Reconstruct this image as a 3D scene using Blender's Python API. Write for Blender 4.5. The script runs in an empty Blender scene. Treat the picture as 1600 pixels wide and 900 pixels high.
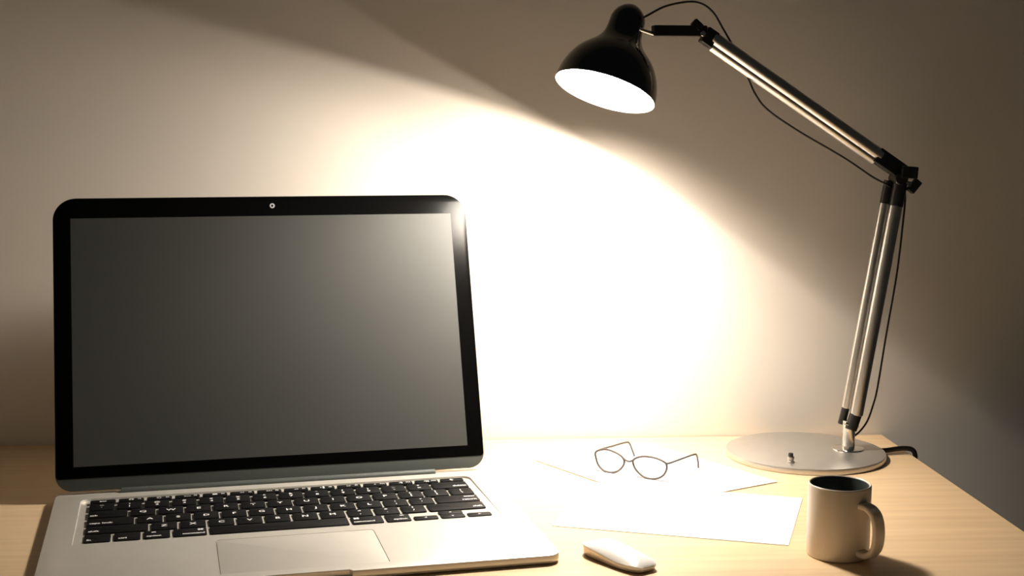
import bpy, bmesh, math, random
from mathutils import Vector, Matrix
random.seed(4)
U = 0.0018            # metres per working unit
TZ = 0.75             # desk top height in metres
PI = math.pi
scene = bpy.context.scene
COL = scene.collection

# ------------------------------------------------------------------ materials
def mat(name, color, rough=0.5, metal=0.0, spec=0.5, emit=None, estr=0.0, coat=0.0, coat_rough=0.05):
    m = bpy.data.materials.new(name); m.use_nodes = True
    b = m.node_tree.nodes['Principled BSDF']
    b.inputs['Base Color'].default_value = (*color, 1)
    b.inputs['Roughness'].default_value = rough
    b.inputs['Metallic'].default_value = metal
    b.inputs['Specular IOR Level'].default_value = spec
    b.inputs['Coat Weight'].default_value = coat
    b.inputs['Coat Roughness'].default_value = coat_rough
    if emit:
        b.inputs['Emission Color'].default_value = (*emit, 1)
        b.inputs['Emission Strength'].default_value = estr
    return m

def add_noise(m, c1, c2, scale=(1, 1, 1), nscale=5.0, detail=4, bump=0.0, bscale=None, bdist=0.001, lo=0.3, hi=0.7):
    nt = m.node_tree; N = nt.nodes; L = nt.links; b = N['Principled BSDF']
    tc = N.new('ShaderNodeTexCoord'); mp = N.new('ShaderNodeMapping')
    mp.inputs['Scale'].default_value = scale
    L.new(tc.outputs['Object'], mp.inputs['Vector'])
    no = N.new('ShaderNodeTexNoise'); no.inputs['Scale'].default_value = nscale; no.inputs['Detail'].default_value = detail
    L.new(mp.outputs['Vector'], no.inputs['Vector'])
    cr = N.new('ShaderNodeValToRGB')
    cr.color_ramp.elements[0].position = lo; cr.color_ramp.elements[0].color = (*c1, 1)
    cr.color_ramp.elements[1].position = hi; cr.color_ramp.elements[1].color = (*c2, 1)
    L.new(no.outputs['Fac'], cr.inputs['Fac']); L.new(cr.outputs['Color'], b.inputs['Base Color'])
    if bump:
        n2 = N.new('ShaderNodeTexNoise'); n2.inputs['Scale'].default_value = bscale or nscale * 4
        n2.inputs['Detail'].default_value = 6
        L.new(mp.outputs['Vector'], n2.inputs['Vector'])
        bp = N.new('ShaderNodeBump'); bp.inputs['Strength'].default_value = bump; bp.inputs['Distance'].default_value = bdist
        L.new(n2.outputs['Fac'], bp.inputs['Height']); L.new(bp.outputs['Normal'], b.inputs['Normal'])
    return m

M = {}
M['wall'] = add_noise(mat('wall_paint', (.80, .77, .72), .9, spec=.1), (.79, .745, .68), (.81, .765, .70), nscale=3, bump=.25, bscale=60, bdist=.0008)
M['floor'] = add_noise(mat('floor_carpet', (.12, .12, .11), .95, spec=.1), (.10, .10, .095), (.15, .145, .13), nscale=30)
M['wood'] = add_noise(mat('light_birch', (.7, .5, .3), .42, spec=.35), (.70, .50, .295), (.83, .62, .385), scale=(.8, 16, 16), nscale=5, detail=7, bump=.05, bscale=14, bdist=.0006, lo=.25, hi=.75)
M['alu'] = add_noise(mat('anodised_aluminium', (.75, .72, .66), .42, metal=.55), (.76, .725, .66), (.79, .75, .685), nscale=40)
M['alu_shaded'] = mat('shaded_grey_aluminium', (.085, .095, .088), .5, metal=.2)  # lid and hinge aluminium, darkened so the colour carries their shade
M['bezel'] = mat('black_glass', (.002, .002, .002), .19, spec=.07)
M['display'] = mat('switched_off_display', (.03, .032, .028), .52, spec=1.0)
M['key'] = mat('black_key_plastic', (.006, .006, .0065), .5, spec=.15)
M['legend'] = mat('white_legend', (.85, .85, .85), .5)
M['lens_ring'] = mat('camera_ring', (.5, .5, .5), .4)
M['black'] = mat('black_plastic', (.010, .010, .010), .35, spec=.5)
M['shade'] = mat('black_lacquer', (.005, .009, .013), .16, spec=.6, coat=.5)
M['inner'] = mat('white_reflector', (.9, .88, .84), .5)
M['chrome'] = mat('chrome', (.80, .79, .76), .18, metal=1)
M['steel'] = mat('brushed_steel', (.60, .585, .56), .30, metal=1)
M['disc'] = add_noise(mat('satin_steel_disc', (.62, .60, .57), .36, metal=.85), (.60, .585, .56), (.64, .62, .59), nscale=60)
M['glow'] = mat('lamp_glow', (1, 1, 1), .5, emit=(1, .93, .82), estr=175)
M['mug'] = mat('white_glazed_ceramic', (.69, .61, .51), .35, spec=.5)
M['interior'] = mat('dark_inner_surface', (.035, .05, .047), .35, spec=.4)  # inside of the mug, one dark grey-green tone, darker than the body
M['paper'] = mat('white_paper', (.86, .86, .86), .8, spec=.1)
M['mouse'] = mat('white_gloss_plastic', (.82, .80, .77), .25, spec=.5)
M['mouse_side'] = mat('mouse_aluminium_band', (.70, .62, .52), .4, metal=.6)
M['mouse_foot'] = mat('dark_glide', (.12, .08, .05), .6)
M['frame'] = mat('gunmetal_wire', (.11, .095, .085), .45, metal=.3)
M['cord'] = mat('black_rubber_cord', (.008, .007, .007), .5)
gl = bpy.data.materials.new('spectacle_glass'); gl.use_nodes = True
nt = gl.node_tree; nt.nodes.clear()
o_ = nt.nodes.new('ShaderNodeOutputMaterial'); mx = nt.nodes.new('ShaderNodeMixShader')
tr = nt.nodes.new('ShaderNodeBsdfTransparent'); gs = nt.nodes.new('ShaderNodeBsdfGlossy'); gs.inputs['Roughness'].default_value = .02
tr.inputs['Color'].default_value = (.98, .98, .98, 1)
mx.inputs['Fac'].default_value = .05
nt.links.new(tr.outputs[0], mx.inputs[1]); nt.links.new(gs.outputs[0], mx.inputs[2]); nt.links.new(mx.outputs[0], o_.inputs['Surface'])
M['lens'] = gl

# ------------------------------------------------------------------ helpers
def V(x, y, z=0.0):
    return Vector((x * U, y * U, z * U))

def link(name, bm, m, parent=None, smooth=True, bevel=0.0, segs=2, angle=40):
    """one mesh object; bm is in working units"""
    bmesh.ops.scale(bm, vec=(U, U, U), verts=bm.verts)
    bmesh.ops.recalc_face_normals(bm, faces=bm.faces)
    me = bpy.data.meshes.new(name); bm.to_mesh(me); bm.free()
    if m: me.materials.append(m)
    o = bpy.data.objects.new(name, me); COL.objects.link(o)
    if parent: o.parent = parent
    if smooth:
        for p in me.polygons: p.use_smooth = True
        me.set_sharp_from_angle(angle=math.radians(angle))
    if bevel:
        b = o.modifiers.new('bevel', 'BEVEL'); b.width = bevel * U; b.segments = segs; b.limit_method = 'ANGLE'
        b.angle_limit = math.radians(35); b.harden_normals = True
    return o

def empty(name, loc, label, cat, rotz=0.0, group=None):
    o = bpy.data.objects.new(name, None); COL.objects.link(o)
    o.location = (loc[0] * U, loc[1] * U, TZ + loc[2] * U); o.rotation_euler = (0, 0, rotz)
    o.empty_display_size = .05
    tag(o, label, cat, group); return o

def tag(o, label=None, cat=None, group=None, kind=None):
    if label: o['label'] = label
    if cat: o['category'] = cat
    if group: o['group'] = group
    if kind: o['kind'] = kind
    return o

def box(bm, x0, x1, y0, y1, z0, z1):
    vs = [bm.verts.new(c) for c in [(x0,y0,z0),(x1,y0,z0),(x1,y1,z0),(x0,y1,z0),(x0,y0,z1),(x1,y0,z1),(x1,y1,z1),(x0,y1,z1)]]
    for f in [(3,2,1,0),(4,5,6,7),(0,1,5,4),(1,2,6,5),(2,3,7,6),(3,0,4,7)]:
        bm.faces.new([vs[i] for i in f])
    return vs

def rrect(x0, x1, y0, y1, rs, n=8):
    """rounded rectangle, ccw from bottom-left; rs = radii (bl, br, tr, tl)"""
    if not isinstance(rs, (tuple, list)): rs = (rs,) * 4
    out = []
    for (cx, cy, r, a0) in [(x0 + rs[0], y0 + rs[0], rs[0], PI), (x1 - rs[1], y0 + rs[1], rs[1], 1.5 * PI),
                            (x1 - rs[2], y1 - rs[2], rs[2], 0), (x0 + rs[3], y1 - rs[3], rs[3], .5 * PI)]:
        if r < 1e-6: out.append((cx, cy)); continue
        for i in range(n + 1):
            a = a0 + .5 * PI * i / n
            out.append((cx + r * math.cos(a), cy + r * math.sin(a)))
    return out

def loops(bm, rings, cap0=True, cap1=True, closed=True):
    """rings: list of equally long lists of 3D points"""
    R = [[bm.verts.new(p) for p in r] for r in rings]
    n = len(R[0])
    for a, b in zip(R, R[1:]):
        for i in range(n if closed else n - 1):
            j = (i + 1) % n
            bm.faces.new([a[i], a[j], b[j], b[i]])
    if cap0: bm.faces.new(list(reversed(R[0])))
    if cap1: bm.faces.new(R[-1])
    return R

def shrink(loop, d):
    """inset a ccw loop by d"""
    n = len(loop); out = []
    for i in range(n):
        p0 = Vector(loop[i - 1]); p = Vector(loop[i]); p1 = Vector(loop[(i + 1) % n])
        a = (p - p0); b = (p1 - p)
        if a.length < 1e-9: a = b
        if b.length < 1e-9: b = a
        a.normalize(); b.normalize()
        na = Vector((-a.y, a.x)); nb = Vector((-b.y, b.x)); m = (na + nb)
        m.normalize(); k = d / max(.4, m.dot(na))
        out.append((p.x + m.x * k, p.y + m.y * k))
    return out

def slab(bm, loop, z0, z1, r=0.5, rb=None, n=3):
    """rounded-edge slab from a ccw outline"""
    rb = r if rb is None else rb
    rings = []
    for i in range(n + 1):
        a = .5 * PI * i / n
        l = shrink(loop, rb * (1 - math.sin(a))) if rb > 0 else loop
        rings.append([(x, y, z0 + rb * (1 - math.cos(a))) for x, y in l])
        if rb <= 0: break
    for i in range(n + 1):
        a = .5 * PI * i / n
        l = shrink(loop, r * (1 - math.cos(a))) if r > 0 else loop
        rings.append([(x, y, z1 - r * (1 - math.sin(a))) for x, y in l])
        if r <= 0: break
    loops(bm, rings)

def lathe(bm, prof, axis_o=(0, 0, 0), axis=(0, 0, 1), seg=48, cap0=False, cap1=False):
    """prof: [(t along axis, radius)]"""
    ax = Vector(axis).normalized(); o = Vector(axis_o)
    a = ax.orthogonal().normalized(); b = ax.cross(a)
    rings = []
    for t, r in prof:
        rings.append([tuple(o + ax * t + (a * math.cos(s) + b * math.sin(s)) * max(r, 1e-4)) for s in [2 * PI * i / seg for i in range(seg)]])
    loops(bm, rings, cap0, cap1)

def rod(bm, p0, p1, r, seg=32, bev=0.0):
    p0 = Vector(p0); p1 = Vector(p1); d = p1 - p0; L = d.length
    if bev: prof = [(0, r - bev), (bev, r), (L - bev, r), (L, r - bev)]
    else: prof = [(0, r), (L, r)]
    lathe(bm, prof, p0, d, seg, True, True)

def smooth_path(pts, per=10, closed=False):
    P = [Vector(p) for p in pts]; n = len(P); out = []
    rng = n if closed else n - 1
    for i in range(rng):
        if closed: a, b, c, d = P[i - 1], P[i], P[(i + 1) % n], P[(i + 2) % n]
        else: a, b, c, d = P[max(i - 1, 0)], P[i], P[i + 1], P[min(i + 2, n - 1)]
        for k in range(per):
            t = k / per
            out.append(.5 * ((2 * b) + (c - a) * t + (2 * a - 5 * b + 4 * c - d) * t * t + (3 * b - a - 3 * c + d) * t ** 3))
    if not closed: out.append(P[-1])
    return out

def tube(bm, path, r, seg=12, closed=False, flat=None, rfun=None):
    """sweep; flat=(w,h,up) makes an elliptical/strap section"""
    n = len(path); rings = []
    T = []
    for i in range(n):
        if closed: t = path[(i + 1) % n] - path[i - 1]
        else: t = path[min(i + 1, n - 1)] - path[max(i - 1, 0)]
        T.append(t.normalized())
    nrm = Vector(flat[2]) if flat else T[0].orthogonal().normalized()
    for i in range(n):
        nrm = (nrm - T[i] * nrm.dot(T[i])).normalized()
        bn = T[i].cross(nrm)
        rr = r if rfun is None else r * rfun(i / (n - 1))
        ring = []
        for s in range(seg):
            a = 2 * PI * s / seg
            if flat:
                c, q = math.cos(a), math.sin(a)
                e = .6
                ring.append(tuple(path[i] + nrm * (abs(c) ** e * math.copysign(1, c)) * flat[0] + bn * (abs(q) ** e * math.copysign(1, q)) * flat[1]))
            else:
                ring.append(tuple(path[i] + (nrm * math.cos(a) + bn * math.sin(a)) * rr))
        rings.append(ring)
    if closed:
        rings.append(rings[0])
        R = [[bm.verts.new(p) for p in r_] for r_ in rings[:-1]]
        for k in range(len(R)):
            a, b = R[k], R[(k + 1) % len(R)]
            for i in range(seg):
                j = (i + 1) % seg; bm.faces.new([a[i], a[j], b[j], b[i]])
    else:
        loops(bm, rings)

# ------------------------------------------------------------------ room
WALL_Y = 1154.5
bm = bmesh.new(); box(bm, -700, 1700, WALL_Y, WALL_Y + 60, -TZ / U, 1050)
w = link('wall_back', bm, M['wall'], smooth=False); w.location.z = TZ; tag(w, kind='structure')
bm = bmesh.new(); box(bm, -700, -640, -700, WALL_Y, -TZ / U, 1050)  # out-of-view wall, added to bounce light onto the left of the desk
w = link('bounce_wall_left', bm, M['wall'], smooth=False); w.location.z = TZ; tag(w, kind='structure')
bm = bmesh.new(); box(bm, -700, 1700, -700, WALL_Y, -TZ / U - 20, -TZ / U)
fl = link('floor', bm, M['floor'], smooth=False); fl.location.z = TZ; tag(fl, kind='structure')

# ------------------------------------------------------------------ desk
desk = empty('desk', (0, 920, -TZ / U), 'light birch desk with a plain slab top standing against the wall', 'desk')
def desk_part(name, x0, x1, y0, y1, z0, z1, bev):
    b = bmesh.new(); box(b, x0, x1, y0 - 920, y1 - 920, z0 + TZ / U, z1 + TZ / U)
    return link(name, b, M['wood'], desk, bevel=bev)
desk_part('desktop', -620, 408, 690, 1152.5, -16, 0, .8)
for lx in (-600, 362):
    for ly in (710, 1106):
        desk_part('leg', lx, lx + 26, ly, ly + 26, -TZ / U, -16, 1.5)
desk_part('apron', -574, 362, 1112, 1126, -62, -16, .5)

# ------------------------------------------------------------------ laptop
LP = (-63.8, 792.5, 0)
lap = empty('laptop', LP, 'open silver laptop with black keys and a blank dark screen', 'laptop', rotz=.17921)
ZT = 6.0
HW = 157.0
KC = 1.06                                   # keyboard centre
RY0, RY1 = 89.0, 197.0                      # recess
def fdepth(y): return 1.5 * (y - RY0) / (RY1 - RY0)
# base body with keyboard recess and trackpad well
bm = bmesh.new()
outer = rrect(-HW, HW, 0, 217, (9, 9, 12, 12), 8)
rings = []
for z, ins, dip in [(.25, 1.6, 0), (.7, .7, 0), (1.6, .2, 0), (2.4, .0, .0), (2.6, 0, 2.6), (5.5, .1, 2.7), (5.85, .25, 2.8), (6.0, .6, 2.9)]:
    l = shrink(outer, ins)
    l = [(x, y) for x, y in l]
    out = []
    for i, p in enumerate(l):
        out.append(p)
        if i == 8: out += [(-27, p[1]), (-25.5, p[1] + dip), (25.0, p[1] + dip), (26.5, p[1])]
    rings.append([(x, y, z) for x, y in out])
R = loops(bm, rings, True, False)
rec = rrect(-140 + KC, 140 + KC, RY0, RY1, (.4, .4, 7, 7), 6)
rt = [bm.verts.new((x, y, ZT)) for x, y in rec]
rbm = [bm.verts.new((x, y, ZT - fdepth(y) - .02)) for x, y in shrink(rec, .35)]
n = len(rec)
for i in range(n):
    j = (i + 1) % n; bm.faces.new([rt[i], rt[j], rbm[j], rbm[i]])
bm.faces.new(rbm)
tp = rrect(-50.6, 50.9, 11.6, 79.6, (.5, .5, 3.5, 3.5), 6)
tt = [bm.verts.new((x, y, ZT)) for x, y in tp]
tb = [bm.verts.new((x, y, ZT - 1.2)) for x, y in tp]
m_ = len(tp)
for i in range(m_):
    j = (i + 1) % m_; bm.faces.new([tt[i], tt[j], tb[j], tb[i]])
bm.faces.new(tb)
bm.edges.ensure_lookup_table()
es = []
for L_ in (R[-1], rt, tt):
    for i in range(len(L_)):
        e = bm.edges.get((L_[i], L_[(i + 1) % len(L_)])); es.append(e)
bmesh.ops.triangle_fill(bm, use_beauty=True, use_dissolve=False, edges=es, normal=(0, 0, 1))
base = link('base', bm, M['alu'], lap, angle=30)
bm = bmesh.new()
slab(bm, rrect(-50.15, 50.45, 11.75, 79.1, (.5, .5, 3.1, 3.1), 6), ZT - 1.1, ZT - .05, .12, 0)
link('trackpad', bm, M['alu'], lap, angle=30)
for fx in (-135, 135):
    for fy in (14, 198):
        b = bmesh.new(); lathe(b, [(0, 5.2), (.2, 6), (.4, 6)], (fx, fy, 0), (0, 0, 1), 24, True, True)
        link('rubber_foot', b, M['black'], lap)
# hinge
bm = bmesh.new()
rod(bm, (-112, 211.5, 5.6), (118, 211.5, 5.6), 3.6, 24, .3)
link('hinge', bm, M['alu_shaded'], lap)
# ---- lid (built flat: x across, v up, thickness along local z), then tilted
LA = .3485
def lidm():
    # columns: x, v direction, outward (towards the viewer)
    s, c = math.sin(LA), math.cos(LA)
    return Matrix(((1, 0, 0, 0), (0, s, -c, 210.2 * U), (0, c, s, 8.56 * U), (0, 0, 0, 1)))
LH = 217.9
lidm_ = lidm()
bm = bmesh.new()
lo = rrect(-HW, HW, 0, LH, (12, 12, 17, 17), 12)
slab(bm, lo, -5.0, -.35, .35, 2.2, 4)
lid = link('lid', bm, M['alu_shaded'], lap, angle=30); lid.matrix_local = lidm_
bm = bmesh.new()
bz = rrect(-HW + .45, HW - .45, 8.9, LH - .5, (2.5, 2.5, 16.5, 16.5), 12)
slab(bm, bz, -.5, .0, .15, 0, 2)
bez = link('screen_bezel', bm, M['bezel'], lid, angle=30)
tag(bez, label='glossy black bezel around the screen')
bm = bmesh.new()
slab(bm, rrect(-144.4, 144.4, 17.2, 202.1, .3, 2), -.2, .04, 0, 0)
link('display', bm, M['display'], lid, smooth=False)
bm = bmesh.new()
lathe(bm, [(0, .95), (.1, .95), (.16, 1.25), (.16, 1.75), (.08, 1.95), (0, 1.95)], (4.5, 210.2, 0.0), (0, 0, 1), 28)
link('webcam_ring', bm, M['lens_ring'], lid)

# ---- keys
fontc = {}
def text_mesh(body, size, cx, cy, z, align='CENTER'):
    cu = bpy.data.curves.new('legend', 'FONT'); cu.body = body; cu.size = size * U
    cu.align_x = align; cu.align_y = 'CENTER'; cu.resolution_u = 2; cu.space_line = .8; cu.offset = .13 * U
    o = bpy.data.objects.new('legend_tmp', cu); COL.objects.link(o)
    dg = bpy.context.evaluated_depsgraph_get(); dg.update()
    me = bpy.data.meshes.new_from_object(o.evaluated_get(dg))
    bpy.data.objects.remove(o)
    me.transform(Matrix.Translation((cx * U, cy * U, z * U)))
    return me

KX0 = KC - 134.2
P1 = 268.4 / 14.5
KZ = ZT + .75
def key(x0, x1, y0, y1, texts, zt=KZ):
    """texts: list of (string, size, fx, fy, align)"""
    g = 1.0
    cx, cy = (x0 + x1) / 2, (y0 + y1) / 2
    w_, h_ = (x1 - x0) / 2 - g, (y1 - y0) / 2 - g
    b = bmesh.new()
    slab(b, rrect(-w_, w_, -h_, h_, min(1.6, h_ * .6), 4), ZT - 1.6 - zt, 0, .35, 0, 2)
    k = link('key', b, M['key'], lap, angle=30)
    k.location = (cx * U, cy * U, zt * U)
    if texts:
        mb = bmesh.new()
        for (s, size, fx, fy, al) in texts:
            if s in ('<', '^', 'v', '>') and al == 'TRI':
                a = {'<': PI, '^': PI / 2, 'v': -PI / 2, '>': 0}[s]
                vs = [mb.verts.new(((fx + size * math.cos(a + q)) * U, (fy + size * .9 * math.sin(a + q)) * U, .03 * U)) for q in (0, 2.1, -2.1)]
                mb.faces.new(vs); continue
            me = text_mesh(s, size, fx, fy, .03, al)
            mb.from_mesh(me); bpy.data.meshes.remove(me)
        me = bpy.data.meshes.new('legend'); mb.to_mesh(me); mb.free()
        me.materials.append(M['legend'])
        o = bpy.data.objects.new('legend', me); COL.objects.link(o); o.parent = k
    return k

RH, FH, Y0 = 18.25, 9.9, 91.17 - 1.0
def row(i): return (Y0 + i * RH, Y0 + (i + 1) * RH)
# function row
fy0, fy1 = Y0 + 5 * RH, Y0 + 5 * RH + FH - .6
icons = ['\u263C', '\u2600', '\u25AD', '\u25A6', '\u2022\u2022', '\u2022\u2022\u2022', '\u25C2\u25C2', '\u25B8\u2016', '\u25B8\u25B8', '\u25C2', '\u25C2)', '\u25C2))']
wf = 268.4 / 14
for i in range(14):
    x = KX0 + i * wf
    if i == 0: t = [('esc', 3.6, 0, 0, 'CENTER')]
    elif i == 13: t = [('^', 1.8, -.3, .4, 'TRI'), ('-', 4.5, -.3, -2.0, 'CENTER')]
    else: t = [(icons[i - 1], 4.2, 0, .2, 'CENTER'), ('F%d' % i, 2.4, 5.6, 0.8, 'CENTER')]
    key(x, x + wf, fy0, fy1, t)
def dual(a, b): return [(a, 4.2, 0, 3.3, 'CENTER'), (b, 4.6, 0, -2.6, 'CENTER')]
# number row
y0, y1 = row(4); x = KX0
for a, b in [('~', '`'), ('!', '1'), ('@', '2'), ('#', '3'), ('$', '4'), ('%', '5'), ('^', '6'), ('&', '7'), ('*', '8'), ('(', '9'), (')', '0'), ('_', '-'), ('+', '=')]:
    key(x, x + P1, y0, y1, dual(a, b)); x += P1
key(x, x + 1.5 * P1, y0, y1, [('delete', 4.0, 11.5, -3.2, 'RIGHT')])
# tab row
y0, y1 = row(3); x = KX0
key(x, x + 1.5 * P1, y0, y1, [('tab', 4.0, -11.5, -3.2, 'LEFT')]); x += 1.5 * P1
for c in 'QWERTYUIOP':
    key(x, x + P1, y0, y1, [(c, 6.0, 0, 0, 'CENTER')]); x += P1
for a, b in [('{', '['), ('}', ']'), ('|', '\\')]:
    key(x, x + P1, y0, y1, dual(a, b)); x += P1
# caps row
y0, y1 = row(2); x = KX0
key(x, x + 1.75 * P1, y0, y1, [('caps lock', 4.0, -13.5, -3.2, 'LEFT')]); x += 1.75 * P1
for c in 'ASDFGHJKL':
    key(x, x + P1, y0, y1, [(c, 6.0, 0, 0, 'CENTER')]); x += P1
for a, b in [(':', ';'), ('"', "'")]:
    key(x, x + P1, y0, y1, dual(a, b)); x += P1
key(x, x + 1.75 * P1, y0, y1, [('enter', 3.6, 13.5, 3.8, 'RIGHT'), ('return', 4.0, 13.5, -3.6, 'RIGHT')])
# shift row
y0, y1 = row(1); x = KX0
key(x, x + 2.25 * P1, y0, y1, [('shift', 4.0, -18, -3.2, 'LEFT')]); x += 2.25 * P1
for c in 'ZXCVBNM':
    key(x, x + P1, y0, y1, [(c, 6.0, 0, 0, 'CENTER')]); x += P1
for a, b in [('<', ','), ('>', '.'), ('?', '/')]:
    key(x, x + P1, y0, y1, dual(a, b)); x += P1
key(x, x + 2.25 * P1, y0, y1, [('shift', 4.0, 18, -3.2, 'RIGHT')])
# bottom row
y0, y1 = row(0); x = KX0
key(x, x + P1, y0, y1, [('fn', 3.8, -6.5, -3.6, 'LEFT')]); x += P1
key(x, x + P1, y0, y1, [('ctrl', 3.8, -5.5, -3.6, 'LEFT')]); x += P1
key(x, x + P1, y0, y1, [('alt', 2.8, -3.4, 4.6, 'LEFT'), ('option', 3.5, -6.5, -3.4, 'LEFT')]); x += P1
key(x, x + 1.25 * P1, y0, y1, [('\u2318', 4.6, 6.8, 3.8, 'CENTER'), ('command', 3.6, 9.4, -3.4, 'RIGHT')]); x += 1.25 * P1
key(x, x + 5 * P1, y0, y1, []); x += 5 * P1
key(x, x + 1.25 * P1, y0, y1, [('\u2318', 4.6, -6.8, 3.8, 'CENTER'), ('command', 3.6, -9.4, -3.4, 'LEFT')]); x += 1.25 * P1
key(x, x + P1, y0, y1, [('alt', 2.8, 3.4, 4.6, 'CENTER'), ('option', 3.5, 6.0, -3.4, 'RIGHT')]); x += P1
hh = (y0 + y1) / 2
key(x, x + P1, y0, hh + .7, [('<', 1.3, 0, .3, 'TRI')]); x += P1
key(x, x + P1, y0, hh + .7, [('v', 1.3, 0, .3, 'TRI')])
key(x, x + P1, hh - .7, y1, [('^', 1.3, 0, .3, 'TRI')]); x += P1
key(x, x + P1, y0, hh + .7, [('>', 1.3, 0, .3, 'TRI')])

# ------------------------------------------------------------------ desk lamp
LB = Vector((319, 1082, 0))
lamp = empty('desk_lamp', LB, 'adjustable lamp with lit black bell shade, jointed steel arms and round metal base', 'lamp')
def L(x, y, z): return (x - LB.x, y - LB.y, z)
bm = bmesh.new()
lathe(bm, [(0, 63.6), (.4, 64.3), (4.2, 64.6), (4.8, 64.3), (5.0, 63.7)], (0, 0, 0), (0, 0, 1), 128, True, True)
link('base_plate', bm, M['disc'], lamp)
bm = bmesh.new()
fx, fy = 355.2, 1083
lathe(bm, [(5, 13.2), (5.7, 13.0), (6.1, 12.2), (6.2, 5.3)], L(fx, fy, 0), (0, 0, 1), 48, True, True)
link('collar', bm, M['chrome'], lamp)
bm = bmesh.new(); rod(bm, L(fx, fy, 5), L(fx, fy, 29), 5.3, 40, .3)
link('post', bm, M['chrome'], lamp)
# switch
sw = bmesh.new()
lathe(sw, [(5, 3.0), (6.2, 3.0), (6.4, 2.5), (7.2, 2.5), (9.6, 2.9), (10.2, 2.6)], L(295.5, 1041, 0), (0, 0, 1), 24, True, True)
sk = link('switch', sw, M['steel'], lamp)
sw = bmesh.new()
lathe(sw, [(10.1, 2.0), (12.4, 1.9), (12.7, 1.5)], L(295.5, 1041, 0), (0, 0, 1), 24, True, True)
link('switch_cap', sw, M['black'], sk)
# lower arm: two parallel tubes
A0 = Vector((359.8, 1079, 34.0)); A1 = Vector((386.2, 1079, 205.5))
off = Vector((-6.2, 7.5, 1.0))
for nm, d, r, e in (('arm_tube', Vector((0, 0, 0)), 5.3, 0), ('arm_tube', off, 4.6, 3.5)):
    bm = bmesh.new(); ax = (A1 - A0).normalized()
    rod(bm, L(*(A0 + d + ax * e)), L(*(A1 + d + ax * (e * .2))), r, 40, .5)
    link(nm, bm, M['steel'], lamp)
# lower joint: fork, two cheeks, bolt
bm = bmesh.new()
rod(bm, L(355.2, 1078, 22.0), L(359.9, 1079, 36), 4.9, 24, .4)
link('lower_bracket', bm, M['black'], lamp)
bm = bmesh.new(); rod(bm, L(350.3, 1087, 25.0), L(353.7, 1086.5, 41), 3.2, 24, .4)
link('lower_bracket', bm, M['black'], lamp)
bm = bmesh.new(); rod(bm, L(349.5, 1077, 27.8), L(361, 1077, 24.6), 1.6, 20, .3)
link('pivot_bolt', bm, M['chrome'], lamp)
# elbow
axd = (A1 - A0).normalized()
bm = bmesh.new(); rod(bm, L(*(A1 - axd * .5)), L(*(A1 + axd * 25)), 5.6, 24, .5)
link('elbow_bracket', bm, M['black'], lamp)
bm = bmesh.new(); rod(bm, L(*(A1 + off - axd * .5)), L(*(A1 + off + axd * 19)), 4.6, 24, .5)
link('elbow_bracket', bm, M['black'], lamp)
# knob block and wing nut
def obox(bm, c, ax, ay, az, sx, sy, sz):
    c = Vector(c); ax = Vector(ax).normalized(); az = Vector(az); az = (az - ax * az.dot(ax)).normalized(); ay = az.cross(ax)
    vs = [bm.verts.new(c + ax * i * sx / 2 + ay * j * sy / 2 + az * k * sz / 2) for k in (-1, 1) for i, j in ((-1, -1), (1, -1), (1, 1), (-1, 1))]
    for f in [(3,2,1,0),(4,5,6,7),(0,1,5,4),(1,2,6,5),(2,3,7,6),(3,0,4,7)]: bm.faces.new([vs[i] for i in f])
# upper arm
B0 = Vector((371.5, 1078, 245.5)); B1 = Vector((228.0, 1054, 336.0))
bd = (B1 - B0).normalized()
perp = Vector((-.53, .0, -.85)) * 4.7
bm = bmesh.new(); rod(bm, L(*B0), L(*B1), 5.2, 40, .5)
link('arm_tube', bm, M['steel'], lamp)
o2 = perp + Vector((0, 2.0, 0))
bm = bmesh.new(); rod(bm, L(*(B0 + o2 + bd * 2)), L(*(B1 + o2 - bd * 3)), 4.6, 40, .5)
link('arm_tube', bm, M['steel'], lamp)
bm = bmesh.new(); e0 = B0 + perp * .25
obox(bm, L(*(e0 - bd * 10)), bd, (0, 1, 0), (0, 0, 1), 28, 9, 12.5)
link('upper_bracket', bm, M['black'], lamp, bevel=.8)
bm = bmesh.new()
obox(bm, L(394.2, 1076, 232.4), (1, 0, -.06), (0, 1, 0), (0, 0, 1), 13.5, 9, 9.5)
link('joint_block', bm, M['black'], lamp, bevel=.9)
bm = bmesh.new(); rod(bm, L(387, 1072, 227), L(387, 1090, 227), 4.4, 24, .5)
link('elbow_pin', bm, M['black'], lamp)
bm = bmesh.new()
obox(bm, L(399.2, 1076, 221.3), (.62, 0, .78), (0, 1, 0), (-.78, 0, .62), 11.5, 6, 6.5)
wn = link('wing_nut', bm, M['black'], lamp, bevel=.9)
bm = bmesh.new(); rod(bm, L(390, 1076, 224.5), L(397, 1076, 223), 1.7, 20, .2)
link('pivot_bolt', bm, M['chrome'], lamp)
# head-side joint
bm = bmesh.new()
obox(bm, L(*(B1 + bd * 2.2 + perp * .3)), bd, (0, 1, 0), (0, 0, 1), 10, 8.6, 13)
link('upper_bracket', bm, M['black'], lamp, bevel=.9)
bm = bmesh.new()
Lk0 = Vector((222.5, 1052, 340.6)); Lk1 = Vector((180.3, 1044, 340.1))
obox(bm, L(*((Lk0 + Lk1) / 2)), Lk1 - Lk0, (0, 1, 0), (0, 0, 1), (Lk1 - Lk0).length, 7.5, 8.2)
link('head_link', bm, M['black'], lamp, bevel=.8)
bm = bmesh.new()
obox(bm, L(215.2, 1050, 345.2), (.75, 0, -.66), (0, 1, 0), (.66, 0, .75), 8.0, 7, 6.0)
link('wing_nut', bm, M['black'], lamp, bevel=.9)
bm = bmesh.new(); rod(bm, L(219.5, 1047, 338.5), L(219.5, 1059, 338.5), 2.0, 20, .2)
link('pivot_bolt', bm, M['chrome'], lamp)
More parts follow.
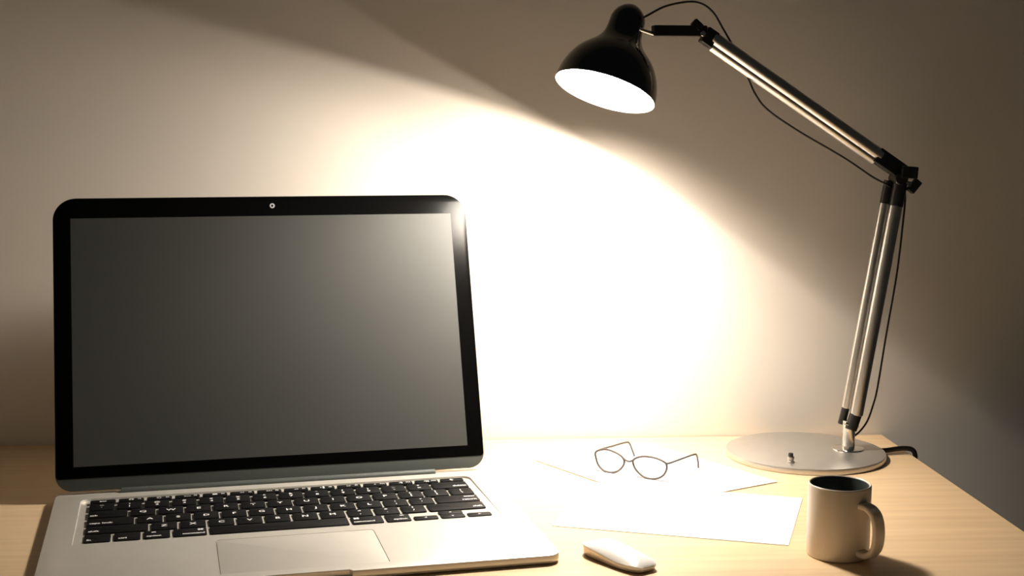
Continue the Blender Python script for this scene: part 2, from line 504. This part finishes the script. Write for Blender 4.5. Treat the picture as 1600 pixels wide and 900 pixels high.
# shade
SC = Vector((143.25, 1036, 294.07)); SN = Vector((-.32, -.25, -.91)).normalized(); UPA = -SN
PT = lambda t: SC + UPA * t
bm = bmesh.new()
prof = [(0, 37.7), (.4, 38.0), (1.0, 38.0), (5, 37.5), (9, 36.9), (13, 35.8), (17, 34.3), (21, 32.4), (25, 30.0), (29, 26.8), (33, 22.6), (36.5, 19.0), (40, 16.4), (44, 14.3), (50, 13.3), (57, 13.1), (60.5, 12.3), (64, 10.4), (67, 7.4), (69, 4.0), (69.6, 1.5), (69.7, .01)]
inner = [(t_ + .0, r_ - 1.0) for t_, r_ in prof[2:-4]]
SK = 1.031
pr = [(x * SK, y * SK) for x, y in reversed([(p[0], max(p[1], .01)) for p in prof])]
lathe(bm, pr, L(*SC), UPA, 96)
shd = link('shade', bm, M['shade'], lamp, angle=60)
bm = bmesh.new()
lathe(bm, [(a_ * SK, b_ * SK) for a_, b_ in [(0.0, 37.65), (.6, 36.9), (5, 36.4), (9, 35.8), (13, 34.7), (17, 33.2), (21, 31.3), (25, 28.9), (29, 25.6), (33, 21.4), (36.5, 17.8), (40, 15.2), (44, 13.2), (50, 12.2), (50.1, .01)]], L(*SC), UPA, 96)
link('reflector', bm, M['inner'], shd, angle=60)
# diffuser disc glowing inside the mouth, and the bulb behind it
bm = bmesh.new()
lathe(bm, [(-.6, .01), (-.6, 20), (-.4, 32.0), (.2, 32.4), (.6, 32.0), (.8, 20), (.8, .01)], L(*PT(7.3)), (.497, .244, .833), 64)
link('diffuser', bm, M['glow'], shd)
# neck pivot
bm = bmesh.new(); rod(bm, L(168.5, 1037.5, 341.0), L(181.3, 1043.8, 337.6), 1.4, 20, .2)
link('neck_pin', bm, M['chrome'], lamp)
# cables
def cable(name, pts, r, parent=lamp, per=10):
    b = bmesh.new(); tube(b, smooth_path([L(*p) for p in pts], per), r, 10)
    return link(name, b, M['cord'], parent)
cable('cable', [(172.5, 1039, 349.6), (176, 1041, 351.5), (190, 1045, 358.5), (207.6, 1048, 362.2), (219, 1051, 361), (228.5, 1053, 354.5), (237, 1056, 342.5), (245.5, 1059.5, 330), (252, 1064, 318), (258.8, 1062, 305.5), (265, 1062, 293), (275.1, 1062, 281.2), (300, 1066, 265.5), (340, 1072, 244), (365, 1078, 229), (380, 1081, 221.5), (386, 1088, 216)], .8)
cable('cable', [(391.5, 1085, 222), (394.8, 1083, 214), (393.8, 1083, 190), (390.5, 1083, 150), (383.8, 1083, 101), (378, 1083, 56), (374.5, 1083, 40), (370.5, 1083, 28), (365, 1083, 20), (360, 1083, 15.5)], .8)
cable('power_cord', [(379, 1084, 2.6), (388, 1084, 3.0), (397, 1084, 4.2), (404, 1083.5, 4.6), (409.2, 1083, 3.6), (411.6, 1082.5, 0), (412, 1082, -8), (413, 1083, -40), (415, 1100, -120), (412, 1125, -240), (408, 1138, -330), (400, 1142, -408), (380, 1142, -414)], 2.0)

# ------------------------------------------------------------------ mug
MG = (267.6, 829.6, 0)
mug = empty('mug', MG, 'plain white ceramic mug with its handle turned to the right', 'mug')
bm = bmesh.new()
MR, MH = 19.7, 46.4
lathe(bm, [(.5, .01), (.5, 14), (0, 16.5), (0, 18.9), (.5, 19.5), (1.4, MR), (MH - 1.0, MR), (MH - .3, MR - .3), (MH, MR - .8), (MH - .3, MR - 1.3), (MH - .6, MR - 1.5), (2.4, MR - 1.6), (2.2, .01)], (0, 0, 0), (0, 0, 1), 96)
link('body', bm, M['mug'], mug, angle=60)
bm = bmesh.new()
lathe(bm, [(MH - .7, MR - 1.45), (MH - 1.2, MR - 1.75), (6, MR - 1.9), (3.8, MR - 3), (3.0, 14), (3.0, .01)], (0, 0, 0), (0, 0, 1), 96)
tag(link('inner_surface', bm, M['interior'], mug, angle=60), label='dark grey-green mug glaze')
bm = bmesh.new()
ha = math.radians(-60)
hd = Vector((math.cos(ha), math.sin(ha), 0)); hs = Vector((-hd.y, hd.x, 0))
hp = [(18.7, 36.0), (22, 36.3), (26.5, 35.2), (30.4, 31.6), (32.4, 25.4), (32.6, 18.2), (31.3, 11.8), (28.3, 7.6), (24.2, 5.6), (18.7, 5.9)]
tube(bm, smooth_path([tuple(hd * r + Vector((0, 0, z))) for r, z in hp], 8), 1, 20, flat=(4.6, 2.1, tuple(hs)))
link('handle', bm, M['mug'], mug, angle=60)

# ------------------------------------------------------------------ mouse
ms = empty('computer_mouse', (126.7, 823.5, 0), 'low white computer mouse on the desk in front of the papers', 'mouse', rotz=math.radians(-58))
# local x = length (front at -x), y = width
def mouse_ring(k, z_f, n=48):
    out = []
    for i in range(n):
        a = 2 * PI * i / n; c, s = math.cos(a), math.sin(a)
        e = .80 if c > 0 else .45
        x = (abs(c) ** e) * math.copysign(1, c) * 28 * k; y = (abs(s) ** .58) * math.copysign(1, s) * 12.3 * k
        out.append((x, y, z_f(x, y)))
    return out
def side_top(x):      # height of the band's top edge along the length
    t = max(0, min(1, (x + 28) / 56))
    return 5.6 + 1.6 * math.sin(PI * min(1, t / .75)) * (1 - t) - 2.8 * (t * t * (3 - 2 * t))
def dome(x, y):
    t = (x + 28) / 56
    rx = min(1, abs(x) / 28); ry = min(1, abs(y) / 12.3)
    return side_top(x) + (2.6 + 3.2 * t) * (1 - rx ** 3.0) ** .6 * (1 - ry ** 2.2) ** .75
bm = bmesh.new()
loops(bm, [mouse_ring(.93, lambda x, y: .5), mouse_ring(.965, lambda x, y: 1.0), mouse_ring(.985, lambda x, y: side_top(x))], True, True)
link('side_band', bm, M['mouse_side'], ms, angle=50)
bm = bmesh.new()
ks = [1.0, 1.0, .97, .92, .85, .75, .6, .42, .22, .05]
rg = [mouse_ring(.97, lambda x, y: side_top(x) - .4), mouse_ring(1.0, lambda x, y: side_top(x) - .1)]
rg += [mouse_ring(k, dome) for k in ks[1:]]
loops(bm, rg, True, True)
link('top_shell', bm, M['mouse'], ms, angle=50)
for yy in (-7.5, 7.5):
    b = bmesh.new(); slab(b, rrect(-20, 20, yy - 1.3, yy + 1.3, 1.1, 4), 0, .7, .1, 0, 1)
    link('glide', b, M['mouse_foot'], ms)

# ------------------------------------------------------------------ papers
def sheet(name, cs, z, label, zb):
    c = Vector((sum(p[0] for p in cs) / 4, sum(p[1] for p in cs) / 4, 0))
    b = bmesh.new(); n_ = 16
    P = [Vector((p[0] - c.x, p[1] - c.y, 0)) for p in cs]
    grid = []
    for lay in (0, .42):
        g = []
        for i in range(n_ + 1):
            r_ = []
            for j in range(n_ + 1):
                u, v_ = i / n_, j / n_
                q = P[0] * (1 - u) * (1 - v_) + P[1] * u * (1 - v_) + P[2] * u * v_ + P[3] * (1 - u) * v_
                r_.append(b.verts.new((q.x, q.y, z + zb(q.x + c.x, q.y + c.y) + lay)))
            g.append(r_)
        grid.append(g)
    for k, g in enumerate(grid):
        for i in range(n_):
            for j in range(n_):
                f = [g[i][j], g[i + 1][j], g[i + 1][j + 1], g[i][j + 1]]
                b.faces.new(f if k else f[::-1])
    A, B = grid
    for i in range(n_):
        for (p, q) in (((i, 0), (i + 1, 0)), ((n_, i), (n_, i + 1)), ((n_ - i, n_), (n_ - i - 1, n_)), ((0, n_ - i), (0, n_ - i - 1))):
            b.faces.new([A[p[0]][p[1]], A[q[0]][q[1]], B[q[0]][q[1]], B[p[0]][p[1]]])
    o = link(name, b, M['paper'], angle=30); o.location = (c.x * U, c.y * U, TZ)
    tag(o, label, 'paper', None); return o
sheet('paper_sheet', [(91.8, 899.4), (240.9, 847.5), (281.2, 956.4), (132.1, 1008.3)], .02, 'blank white paper sheet nearer the mouse, its back edge tucked under another sheet', lambda x, y: 0)
sheet('paper_sheet', [(96, 1076.9), (175, 947.4), (274.5, 1000.8), (195.5, 1130.3)], .45, 'blank white paper sheet lying on top of another, with the eyeglasses on it', lambda x, y: 0)

# ------------------------------------------------------------------ eyeglasses
gy = math.atan2(-.59, .81)
gz = .9
ge = empty('eyeglasses', (153.7, 1030, gz), 'thin metal-framed eyeglasses standing open on the upper paper sheet', 'glasses', rotz=gy)
Lr = [(-17.8, 1.7, 13.9), (-14.1, 2.0, 16.4), (-8.5, 2.1, 17.6), (-2.1, 2.0, 16.8), (4.3, 1.7, 14.6), (7.7, 1.3, 11.1), (6.8, .8, 6.6), (2.6, .2, 2.3), (-3.4, 0, .5), (-9.6, .1, 1.3), (-14.2, .5, 4.4), (-16.7, 1.1, 8.9)]
Rr = [(15.1, 1.4, 11.6), (17.4, 1.7, 14.3), (22.8, 2.0, 16.3), (30.0, 2.0, 16.9), (36.8, 1.9, 16.2), (43.0, 1.6, 13.7), (43.7, 1.1, 8.9), (41.3, .5, 4.4), (36.4, .1, 1.5), (30.1, 0, .5), (23.3, .2, 2.0), (17.4, .8, 6.4)]
for P_ in (Lr, Rr):
    path = smooth_path(P_, 6, closed=True)
    b = bmesh.new(); tube(b, path, .85, 10, closed=True)
    rim = link('rim', b, M['frame'], ge)
    b = bmesh.new(); c = sum((Vector(p) for p in path), Vector()) / len(path)
    f = [b.verts.new(p + Vector((0, .12, 0))) for p in path]; k = [b.verts.new(p - Vector((0, .12, 0))) for p in path]
    b.faces.new(f); b.faces.new(k[::-1])
    for i in range(len(path)):
        j = (i + 1) % len(path); b.faces.new([f[i], f[j], k[j], k[i]])
    link('lens', b, M['lens'], rim, smooth=False)
def wire(name, pts, r=.8):
    b = bmesh.new(); tube(b, smooth_path(pts, 8), r, 10); return link(name, b, M['frame'], ge)
wire('bridge', [(6.5, 1.5, 13.0), (9.5, 1.2, 11.6), (12, 1.0, 11.2), (14.0, 1.3, 11.8), (16.2, 1.5, 13.2)])
wire('temple', [(43.0, 1.8, 13.6), (44.6, 6, 13.5), (46.2, 22, 13.4), (47.6, 40, 13.0), (48.0, 46, 11.8), (48.1, 49, 6), (47.9, 50.6, .6)])
wire('temple', [(-15.5, 2.3, 15.6), (-15.6, 8, 15.8), (-14.6, 24, 15.0), (-13.6, 44, 14.0), (-13.0, 50, 12.2), (-12.3, 54, 6), (-11.8, 57, .6)])

# ------------------------------------------------------------------ lights
lampP = SC + SN * 6
def spot(name, loc, direc, half_deg, energy, color, blend, size):
    d = bpy.data.lights.new(name, 'SPOT'); d.energy = energy; d.color = color
    d.spot_size = math.radians(min(180, 2 * half_deg)); d.spot_blend = blend; d.shadow_soft_size = size
    o = bpy.data.objects.new(name, d); COL.objects.link(o)
    o.location = (loc.x * U, loc.y * U, TZ + loc.z * U)
    o.rotation_euler = Vector(direc).to_track_quat('-Z', 'Y').to_euler()
    return o
WARM = (1.0, .85, .70)
spot('lamp_light', lampP, (-.497, -.244, -.833), 89.9, .9, WARM, .0, .012)
spot('lamp_cone', lampP, (-.413, -.08, -.907), 79.8, 3.6, WARM, .03, .012)
spot('lamp_beam', lampP, (-.1, .0, -1), 74, 11, WARM, .8, .05)
spot('lamp_core', lampP, (.05, .5, -.82), 52, 9, WARM, 1.0, .03)
spot('lamp_side', lampP, (-.92, .27, -.31), 30, 11, WARM, 1.0, .04)
world = bpy.data.worlds.new('world'); scene.world = world; world.use_nodes = True
bg = world.node_tree.nodes['Background']; bg.inputs['Color'].default_value = (.92, .98, .86, 1); bg.inputs['Strength'].default_value = .018

# ------------------------------------------------------------------ camera
cam = bpy.data.cameras.new('camera'); co = bpy.data.objects.new('camera', cam); COL.objects.link(co)
cam.sensor_width = 36; cam.lens = 48.2734; cam.clip_start = .01
pitch, roll, th = .1249, .0043, -.0712
Rz = Matrix.Rotation(th, 3, 'Z')
fw = Rz @ Vector((0, math.cos(pitch), -math.sin(pitch))); u0 = Rz @ Vector((0, math.sin(pitch), math.cos(pitch))); r0 = Rz @ Vector((1, 0, 0))
rt_ = r0 * math.cos(roll) + u0 * math.sin(roll); up_ = -r0 * math.sin(roll) + u0 * math.cos(roll)
mw = Matrix((rt_, up_, -fw)).transposed().to_4x4(); mw.translation = Vector((0, 0, TZ + 276.0 * U))
co.matrix_world = mw
scene.camera = co

vs_ = scene.view_settings
vs_.view_transform = 'Standard'; vs_.look = 'None'; vs_.gamma = 1; vs_.exposure = 0; vs_.use_curve_mapping = False
scene.cycles.use_denoising = True
scene.cycles.max_bounces = 10; scene.cycles.diffuse_bounces = 6
scene.cycles.sample_clamp_indirect = 12
scene.cycles.caustics_reflective = False; scene.cycles.caustics_refractive = False
